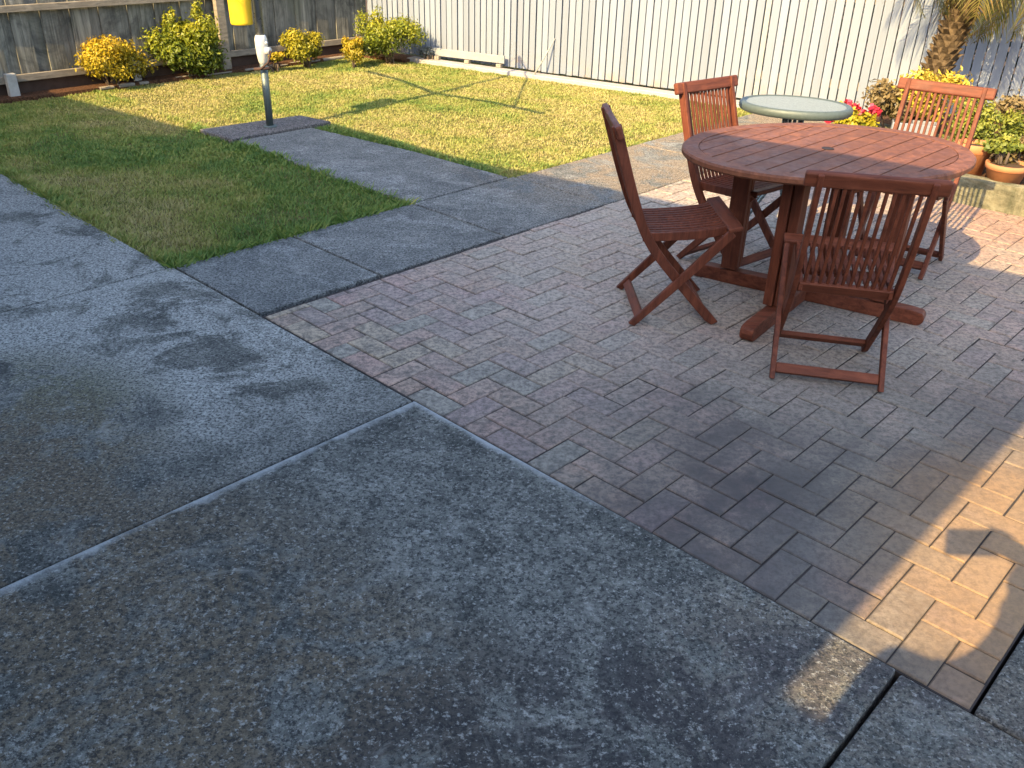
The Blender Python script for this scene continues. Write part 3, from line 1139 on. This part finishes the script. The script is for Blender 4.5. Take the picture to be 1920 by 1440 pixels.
st = thing("side_table", "small grey green metal table with rolled rim behind the wooden table", "table", ST)
bm = bmesh.new()
add_lathe(bm, [(.24, .7205), (.262, .7225), (.266, .727), (.276, .726), (.284, .718), (.287, .708), (.287, .696), (.281, .686), (.272, .681), (.262, .684), (.24, .690)], n=64)
for f_ in bm.faces:
    f_.smooth = True
obj("rim", squash(bm), plain("rim_grey", (.085, .11, .105), .42, .4, .1, .3, 60, .002), st)
bm = bmesh.new()
add_lathe(bm, [(0, .7215), (.258, .7215), (.2605, .7205), (.2605, .70), (0, .70)], n=64)
obj("table_top", squash(bm), plain("hammered_grey", (.235, .26, .23), .45, .4, .1, .25, 60, .002), st)
M_LEGM = plain("leg_metal", (.20, .25, .26), .3, .5, .7, .2, 30)
for k in range(3):
    a = R(-62 + 120 * k)
    d = Vector((math.cos(a), math.sin(a), 0))
    s_ = Vector((-d.y, d.x, 0))
    bm = bmesh.new()
    for o_ in (-.022, .022):
        add_tube(bm, [d * -.05 + s_ * o_ + Vector((0, 0, .70)), d * -.035 + s_ * o_ + Vector((0, 0, .55)), d * .02 + s_ * o_ + Vector((0, 0, .36)), d * .20 + s_ * o_ + Vector((0, 0, .05)), d * .235 + s_ * o_ + Vector((0, 0, .012))], .0095, 10)
    add_tube(bm, [d * .235 - s_ * .028 + Vector((0, 0, .012)), d * .235 + s_ * .028 + Vector((0, 0, .012))], .012, 10)
    obj("leg", bm, M_LEGM, st, True)
bm = bmesh.new()
add_lathe(bm, [(0, .40), (.05, .40), (.056, .392), (.05, .385), (0, .385)], n=24)
obj("brace_ring", bm, M_LEGM, st, True)

# ------------------------------------------------------------------ right-hand raised bed, pots, plants, palm
BZ = .16
bm = bmesh.new()
add_prism(bm, [UV(1.86, 6.03), UV(-3.0, 6.03), UV(-3.0, 8.6), UV(3.1, 8.6), UV(3.1, 6.95), UV(1.86, 6.95)], -.07, BZ - .03)
structure(obj("raised_bed", bm, M_MULCH))


def sleeper_mat():
    m = MT("edging_cement", .92, .15)
    c = m.mix(m.ramp(m.noise(7, 6, .7), (.38, 0), (.64, 1)), (.075, .072, .045), (.24, .22, .145))
    c = m.mix(m.ramp(m.noise(1, 5, .7, m.scale((20, 20, 2))), (.5, 0), (.7, .7)), c, (.07, .075, .045))
    m.color(c)
    m.bump(m.noise(25, 6, .75), .015, .9)
    return m.m


M_SLEEP = sleeper_mat()
ed = thing("bed_wall", "low mossy cement edging wall of the raised bed under terracotta pots", "garden edging", (0, 0, 0))
for a_, b_ in ((UV(1.90, 5.97), UV(1.17, 5.985)), (UV(1.162, 5.985), UV(.42, 5.99)), (UV(.41, 5.99), UV(-.4, 5.99)), (UV(-.41, 5.99), UV(-1.3, 5.99)), (UV(1.90, 6.05), UV(1.89, 6.90)), (UV(1.93, 6.93), UV(3.1, 6.93))):
    bm = bmesh.new()
    dv = (b_ - a_).normalized()
    add_beam(bm, a_ + Vector((0, 0, .07)), b_ + Vector((0, 0, .07)), .10, .19 + random.uniform(-.012, .012), Vector((-dv.y, dv.x, 0)))
    bmesh.ops.subdivide_edges(bm, edges=bm.edges, cuts=5, use_grid_fill=True)
    for v_ in bm.verts:
        v_.co += Vector((random.gauss(0, .003), random.gauss(0, .003), random.gauss(0, .003)))
    obj("edging_block", bm, M_SLEEP, ed)

M_TERRA = plain("terracotta", (.46, .19, .085), .75, .25, 0, .35, 10, .002)


def pot(x, y, z, r, h, label, mat=None):
    t = thing("plant_pot", label, "plant pot", (x, y, z), 0, "terracotta pots on the raised bed")
    bm = bmesh.new()
    add_lathe(bm, [(0, 0), (r * .72, 0), (r * .93, h * .72), (r, h * .74), (r * 1.02, h * .98), (r * .99, h), (r * .90, h), (r * .88, h * .84), (0, h * .84)], n=36)
    obj("pot_body", bm, mat or M_TERRA, t, True)
    bm = bmesh.new()
    add_lathe(bm, [(r * .875, h * .86), (r * .4, h * .90), (0, h * .91)], n=24)
    obj("potting_soil", bm, M_SOIL, t, True)
    return t


pot(3.05, 5.50, BZ - .03, .125, .13, "wide terracotta pot nearest on the edging wall, in sun")
pot(2.93, 5.72, BZ - .03, .11, .20, "taller terracotta pot half hidden behind the table and chair")
# white trough
tr = thing("trough", "white rectangular trough behind the slats of the far right chair", "planter", (2.86, 6.52, BZ - .03), R(-20))
bm = bmesh.new()
for sx, sy, cx, cy in ((.30, .012, 0, -.07), (.30, .012, 0, .07), (.012, .128, -.144, 0), (.012, .128, .144, 0)):
    add_box(bm, (cx, cy, .075), sx, sy, .15)
add_box(bm, (0, 0, .03), .276, .128, .02)
bevel(obj("trough_body", bm, M_WHITE, tr), .004, 2)
bm = bmesh.new()
add_box(bm, (0, 0, .12), .276, .128, .01)
obj("potting_soil", bm, M_SOIL, tr)

M_RUSTLEAF = foliage("bronze_leaves", [(.045, .045, .02), (.10, .085, .035), (.20, .14, .06), (.25, .20, .09)], .5, .2)
M_GERA = foliage("geranium_leaves", [(.03, .06, .012), (.09, .13, .02), (.22, .24, .035), (.36, .33, .05)], .5, .25)
M_GOLD = foliage("gold_leaves", [(.10, .11, .02), (.28, .24, .03), (.55, .42, .05), (.66, .50, .09)], .45, .3)
GB = "plants in the raised bed"
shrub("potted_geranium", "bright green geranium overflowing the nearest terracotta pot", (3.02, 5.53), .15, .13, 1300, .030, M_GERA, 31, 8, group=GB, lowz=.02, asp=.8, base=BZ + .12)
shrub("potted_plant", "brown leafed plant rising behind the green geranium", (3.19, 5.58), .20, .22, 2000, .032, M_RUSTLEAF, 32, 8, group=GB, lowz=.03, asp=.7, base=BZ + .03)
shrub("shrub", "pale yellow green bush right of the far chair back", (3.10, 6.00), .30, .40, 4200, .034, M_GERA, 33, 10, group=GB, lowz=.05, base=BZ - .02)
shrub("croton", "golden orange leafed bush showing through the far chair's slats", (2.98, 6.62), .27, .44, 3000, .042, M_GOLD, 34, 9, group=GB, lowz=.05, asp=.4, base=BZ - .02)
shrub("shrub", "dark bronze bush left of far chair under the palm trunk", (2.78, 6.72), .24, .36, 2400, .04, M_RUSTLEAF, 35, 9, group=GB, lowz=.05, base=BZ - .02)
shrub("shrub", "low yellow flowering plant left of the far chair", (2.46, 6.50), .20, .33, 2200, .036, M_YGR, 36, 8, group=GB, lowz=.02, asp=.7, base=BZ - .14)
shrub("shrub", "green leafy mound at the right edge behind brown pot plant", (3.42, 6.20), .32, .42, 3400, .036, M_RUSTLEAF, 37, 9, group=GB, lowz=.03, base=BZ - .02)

hb = thing("flowering_plant", "plant with crimson red blooms beside the small round table", "flowering plant", (2.44, 6.62, BZ - .14), 0, GB)
V, F, P, r_ = leaf_cloud(lumps((0, 0), .16, .16, .26, 7, 41, .05), 800, .05, 41, aspect=.6)
obj("leaves", np_mesh("leaves", V, F, np.repeat(r_.random(len(P)), 2)), M_LIME, hb)
bm = bmesh.new()
M_RED_P = foliage("red_petals", [(.45, .012, .035), (.62, .03, .07), (.70, .10, .16)], .45, .3)
bl = [((dx, dy, dz), (.032, .032, .026)) for dx, dy, dz in ((-.07, -.05, .32), (-.02, -.08, .35), (-.13, -.03, .27), (.02, -.06, .31), (-.05, .0, .36), (.12, -.03, .33), (.16, -.02, .31), (-.16, .02, .24), (-.10, -.08, .28))]
for i_, b_ in enumerate(bl):
    V, F, P, r_ = leaf_cloud([b_], 40, .036, 42 + i_, aspect=.85, shell=.2)
    obj("bloom", np_mesh("bloom", V, F, np.repeat(r_.random(len(P)), 2)), M_RED_P, hb)

# palm
PP = Vector((3.08, 7.02, BZ - .05))
pt = thing("palm_tree", "palm with rough brown trunk in front of the white fence", "palm", PP)


def bark_mat():
    m = MT("palm_bark", .95, .1)
    c = m.mix(m.ramp(m.noise(22, 5, .7), (.35, 0), (.65, 1)), (.035, .024, .014), (.17, .12, .068))
    c = m.mix(m.math('MULTIPLY', m.island(), .5), c, (.06, .042, .025))
    m.color(c)
    m.bump(m.noise(60, 5, .7), .01, .8)
    return m.m


M_BARK = bark_mat()
bm = bmesh.new()
def trunk_c(z):
    return Vector((.165 * z + .015 * math.sin(z * 2.5) - .02, -.03 * z, z))
def trunk_r(z):
    return .098 - .012 * z + .03 * max(0, .3 - z)
add_tube(bm, [trunk_c(z) for z in np.linspace(-.05, 1.75, 16)], [trunk_r(z) for z in np.linspace(-.05, 1.75, 16)], 16)
obj("trunk", bm, M_BARK, pt, True)
bm = bmesh.new()
kk = 0
z = .05
while z < 1.7:
    for q in range(9):
        a = q * 2 * math.pi / 9 + kk * .35 + random.uniform(-.08, .08)
        d = Vector((math.cos(a), math.sin(a), 0))
        s_ = Vector((-d.y, d.x, 0))
        b0 = trunk_c(z) + d * (trunk_r(z) - .006)
        Ls = random.uniform(.035, .06)
        tip = b0 + d * random.uniform(.028, .05) + Vector((0, 0, Ls))
        wv = random.uniform(.020, .028)
        vs = [bm.verts.new(b0 - s_ * wv), bm.verts.new(b0 + s_ * wv), bm.verts.new(tip + s_ * wv * .6), bm.verts.new(tip - s_ * wv * .6), bm.verts.new(b0 + Vector((0, 0, Ls * .9)) - d * .004)]
        bm.faces.new(vs[:4])
        bm.faces.new((vs[3], vs[2], vs[4]))
        bm.faces.new((vs[0], vs[3], vs[4]))
        bm.faces.new((vs[2], vs[1], vs[4]))
    z += .044
    kk += 1
obj("frond_stubs", bm, M_BARK, pt)
M_FROND = foliage("palm_fronds", [(.045, .06, .015), (.11, .12, .025), (.21, .165, .045), (.24, .14, .06)], .5, .2)
TOPZ = 1.52
for k in range(26):
    a = k * 2.399 + .3
    el0 = R((50, 20, -5, -25, 5, -35)[k % 6])
    L = random.uniform(.85, 1.05)
    d = Vector((math.cos(a), math.sin(a), 0))
    p_ = trunk_c(TOPZ - .1 * (k % 4 > 1)) + d * .06
    path = [p_.copy()]
    e = el0
    for q in range(14):
        p_ = p_ + (d * math.cos(e) + Vector((0, 0, math.sin(e)))) * L / 14
        e -= R(7.5 + 2.2 * (el0 < 0))
        path.append(p_.copy())
    Vv, Ff, Tt = [], [], []
    base_t = random.random()
    for q in range(len(path) - 1):
        t = (path[q + 1] - path[q]).normalized()
        s_ = t.cross(Vector((0, 0, 1))).normalized()
        up_ = s_.cross(t)
        i = len(Vv)
        rw = .007 * (1 - q / 15) + .002
        Vv += [path[q] - s_ * rw, path[q] + s_ * rw, path[q + 1] + s_ * rw, path[q + 1] - s_ * rw]
        Ff.append((i, i + 1, i + 2, i + 3))
        Tt.append(.6)
        if q > 1:
            for f_ in (0, .33, .66):
                o0 = path[q].lerp(path[q + 1], f_)
                fr = q / 13
                ll = .26 * math.sin(math.pi * min(1, .18 + fr * .80)) * random.uniform(.8, 1.15)
                for sg in (-1, 1):
                    dirl = (s_ * sg * .85 + t * .55 - Vector((0, 0, 1)) * (.25 + random.uniform(0, .4)) + up_ * .15).normalized()
                    wd = t * .0075
                    m_ = o0 + dirl * ll * .5
                    tp_ = o0 + dirl * ll - Vector((0, 0, .25)) * ll
                    i = len(Vv)
                    Vv += [o0 - wd * .6, o0 + wd * .6, m_ + wd, m_ - wd]
                    Ff.append((i, i + 1, i + 2, i + 3))
                    Tt.append(base_t * .6 + random.random() * .4)
                    i = len(Vv)
                    Vv += [m_ - wd, m_ + wd, tp_ + wd * .15, tp_ - wd * .15]
                    Ff.append((i, i + 1, i + 2, i + 3))
                    Tt.append(base_t * .6 + random.random() * .4)
    obj("frond", np_mesh("frond", [tuple(v_) for v_ in Vv], Ff, Tt), M_FROND, pt)

# ------------------------------------------------------------------ house behind the photographer (its eaves shade the yard)
EZ = 3.4
OFF = Vector((math.cos(SUN_AZ), math.sin(SUN_AZ), 0)) * (EZ * 1.5)
roof_uv = [(-6, 1.545), (.575, 1.545), (.575, 4.965), (4.55, 4.30), (6.47, 4.225), (6.47, 3.31), (12, 2.6), (12, -7), (-6, -7)]
wall_uv = [(-5.5, 1.1), (1.1, 1.1), (1.1, 4.35), (5.9, 3.72), (5.9, 2.85), (11.5, 2.1), (11.5, -6.5), (-5.5, -6.5)]
ho = thing("brick_house", "house with deep eaves behind the viewpoint, casting the yard's broad shade", "house", (0, 0, 0))


def brick_mat():
    m = MT("house_brick", .9, .2)
    b = m.t.nodes.new("ShaderNodeTexBrick")
    b.inputs["Scale"].default_value = 4
    b.inputs["Color1"].default_value = (.42, .30, .22, 1)
    b.inputs["Color2"].default_value = (.36, .25, .18, 1)
    b.inputs["Mortar"].default_value = (.4, .38, .34, 1)
    m.link(m.scale((1, 1, 1), rot=(R(90), 0, 0)), b.inputs["Vector"])
    m.color(b.outputs["Color"])
    return m.m


bm = bmesh.new()
add_prism(bm, [UV(*q) - OFF for q in wall_uv], -.08, EZ - .19)
obj("wall", bm, brick_mat(), ho)
bm = bmesh.new()
add_prism(bm, [UV(*q) - OFF for q in roof_uv], EZ - .18, EZ)

lo_ = [bm.verts.new(UV(q[0], q[1], EZ + .004) - OFF) for q in [(-5.9, 1.5), (11.9, 1.5), (11.9, -6.9), (-5.9, -6.9)]]
hi_ = [bm.verts.new(UV(q[0], q[1], EZ + 1.2) - OFF) for q in [(-2, -2.4), (8, -2.4), (8, -3.0), (-2, -3.0)]]
for i in range(4):
    bm.faces.new((lo_[i], lo_[(i + 1) % 4], hi_[(i + 1) % 4], hi_[i]))
bm.faces.new(hi_)
obj("roof", bm, plain("roof_tiles", (.18, .10, .07), .8), ho)

# ------------------------------------------------------------------ the photographer (only the shadow is in frame)
PE = Vector((-.150, -.325, 0))
SK = {}
def skin_figure(name, joints, edges, mat, parent=None, sub=2):
    me = bpy.data.meshes.new(name)
    keys = list(joints)
    me.from_pydata([joints[k_][0] for k_ in keys], [(keys.index(a), keys.index(b)) for a, b in edges], [])
    o = bpy.data.objects.new(name, me)
    COL.objects.link(o)
    me.materials.append(mat)
    sk = o.modifiers.new("skin", 'SKIN')
    sk.use_smooth_shade = True
    me.skin_vertices.new(name="skin") if not me.skin_vertices else None
    for i, k_ in enumerate(keys):
        rr = joints[k_][1]
        me.skin_vertices[0].data[i].radius = rr if isinstance(rr, tuple) else (rr, rr)
        me.skin_vertices[0].data[i].use_root = (i == 0)
    sb = o.modifiers.new("sub", 'SUBSURF')
    sb.levels = sb.render_levels = sub
    if parent:
        o.parent = parent
    return o


M_SKIN = plain("skin", (.50, .30, .21), .55, .35, var=.15)
M_SHIRT = plain("grey_shirt", (.16, .17, .19), .9, .1)
M_TROU = plain("dark_trousers", (.05, .055, .075), .9, .1)
J = {
    'pelvis': ((0, 0, .96), (.15, .105)), 'waist': ((0, .01, 1.12), (.135, .095)), 'chest': ((0, .0, 1.34), (.155, .105)),
    'neckb': ((0, -.005, 1.50), (.075, .065)), 'neck': ((.045, .015, 1.575), .05), 'head0': ((.095, .03, 1.64), (.065, .075)), 'head1': ((.11, .035, 1.73), (.075, .092)), 'head2': ((.11, .03, 1.80), (.05, .06)),
    'shL': ((-.215, -.005, 1.565), .072), 'elL': ((-.30, -.03, 1.22), .046), 'wrL': ((-.20, .07, .94), .028), 'haL': ((-.195, .09, .87), (.036, .02)),
    'shR': ((.17, -.005, 1.455), .06), 'elR': ((.40, .16, 1.60), .046), 'wrR': ((.23, .29, 1.65), .03), 'haR': ((.185, .300, 1.685), (.034, .02)),
    'hiL': ((-.09, 0, .90), .09), 'knL': ((-.10, .02, .50), .06), 'anL': ((-.105, -.02, .09), .04), 'toL': ((-.12, .14, .035), (.042, .03)),
    'hiR': ((.09, 0, .90), .09), 'knR': ((.10, .02, .50), .06), 'anR': ((.105, -.02, .09), .04), 'toR': ((.12, .14, .035), (.042, .03)),
}
EDG = [('pelvis', 'waist'), ('waist', 'chest'), ('chest', 'neckb'), ('neckb', 'neck'), ('neck', 'head0'), ('head0', 'head1'), ('head1', 'head2'),
       ('chest', 'shL'), ('shL', 'elL'), ('elL', 'wrL'), ('wrL', 'haL'), ('chest', 'shR'), ('shR', 'elR'), ('elR', 'wrR'), ('wrR', 'haR'),
       ('pelvis', 'hiL'), ('hiL', 'knL'), ('knL', 'anL'), ('anL', 'toL'), ('pelvis', 'hiR'), ('hiR', 'knR'), ('knR', 'anR'), ('anR', 'toR')]
for sd_, hx, dirs in (('L', Vector((-.195, .09, .87)), Vector((0, .25, -.97))), ('R', Vector((.185, .300, 1.685)), Vector((-.75, .12, .35)))):
    dirs.normalize()
    acr = Vector((0, 1, 0)) if sd_ == 'L' else Vector((0, -.25, -.97))
    for q, (o_, ln) in enumerate(((-.028, .062), (-.010, .075), (.009, .070), (.027, .055))):
        p0 = hx + acr * o_ + dirs * .025
        J[f'f{sd_}{q}a'] = (tuple(p0), .0095)
        J[f'f{sd_}{q}b'] = (tuple(p0 + dirs * ln * .55), .0085)
        J[f'f{sd_}{q}c'] = (tuple(p0 + dirs * ln + Vector((0, .012, 0))), .007)
        EDG += [(f'ha{sd_}', f'f{sd_}{q}a'), (f'f{sd_}{q}a', f'f{sd_}{q}b'), (f'f{sd_}{q}b', f'f{sd_}{q}c')]
    p0 = hx - acr * .02 + Vector((0, .03, 0))
    J[f't{sd_}a'] = (tuple(p0), .011)
    J[f't{sd_}b'] = (tuple(p0 + dirs * .035 + Vector((0, .015, 0))), .009)
    EDG += [(f'ha{sd_}', f't{sd_}a'), (f't{sd_}a', f't{sd_}b')]
person = thing("person", "person in grey shirt holding up a phone, whose shadow falls on sunlit pavers", "person", PE)
skin_figure("body", J, EDG, M_SKIN, person)
SH = {k_: (J[k_][0], tuple(x + .012 for x in (J[k_][1] if isinstance(J[k_][1], tuple) else (J[k_][1],) * 2))) for k_ in ('pelvis', 'waist', 'chest', 'neckb', 'shL', 'elL', 'shR', 'elR')}
SH['neckb'] = ((0, -.005, 1.48), (.09, .075))
skin_figure("shirt", SH, [e for e in EDG if e[0] in SH and e[1] in SH], M_SHIRT, person)
TR = {k_: (J[k_][0], tuple(x + .016 for x in (J[k_][1] if isinstance(J[k_][1], tuple) else (J[k_][1],) * 2))) for k_ in ('pelvis', 'hiL', 'knL', 'anL', 'hiR', 'knR', 'anR')}
skin_figure("trousers", TR, [e for e in EDG if e[0] in TR and e[1] in TR], M_TROU, person)
bm = bmesh.new()
bmesh.ops.create_uvsphere(bm, u_segments=20, v_segments=14, radius=1)
for v_ in bm.verts:
    q = v_.co
    v_.co = Vector((q.x * .088 + .11, q.y * .105 + .02, q.z * .095 + 1.755))
bmesh.ops.delete(bm, geom=[f_ for f_ in bm.faces if f_.calc_center_median().z < 1.75 and f_.calc_center_median().y > .03], context='FACES')
obj("hair", bm, plain("dark_hair", (.03, .022, .018), .7), person, True)
for nm_, p_, r_h in (('nose', (.11, .128, 1.695), (.013, .02, .02)), ('ear', (.027, .03, 1.70), (.012, .02, .03)), ('ear', (.193, .03, 1.70), (.012, .02, .03)), ('mouth', (.11, .112, 1.655), (.024, .01, .007))):
    bm = bmesh.new()
    res = bmesh.ops.create_uvsphere(bm, u_segments=10, v_segments=8, radius=1)
    for v_ in res['verts']:
        v_.co = Vector((v_.co.x * r_h[0] + p_[0], v_.co.y * r_h[1] + p_[1], v_.co.z * r_h[2] + p_[2]))
    obj(nm_, bm, M_SKIN, person, True)
ph = thing("phone", "phone held up by the person, a dark bar in the shadow on the pavers", "phone", (-.088, -.018, H + .056))
ph.rotation_euler = (-PITCH, 0, 0)
bm = bmesh.new()
add_box(bm, (0, 0, 0), .162, .010, .082)
bevel(obj("phone_case", bm, plain("phone_black", (.02, .02, .022), .3)  , ph), .004, 2)
bm = bmesh.new()
add_box(bm, (0, -.0052, 0), .148, .001, .068)
obj("phone_screen", bm, plain("phone_glass", (.03, .03, .035), .1), ph)
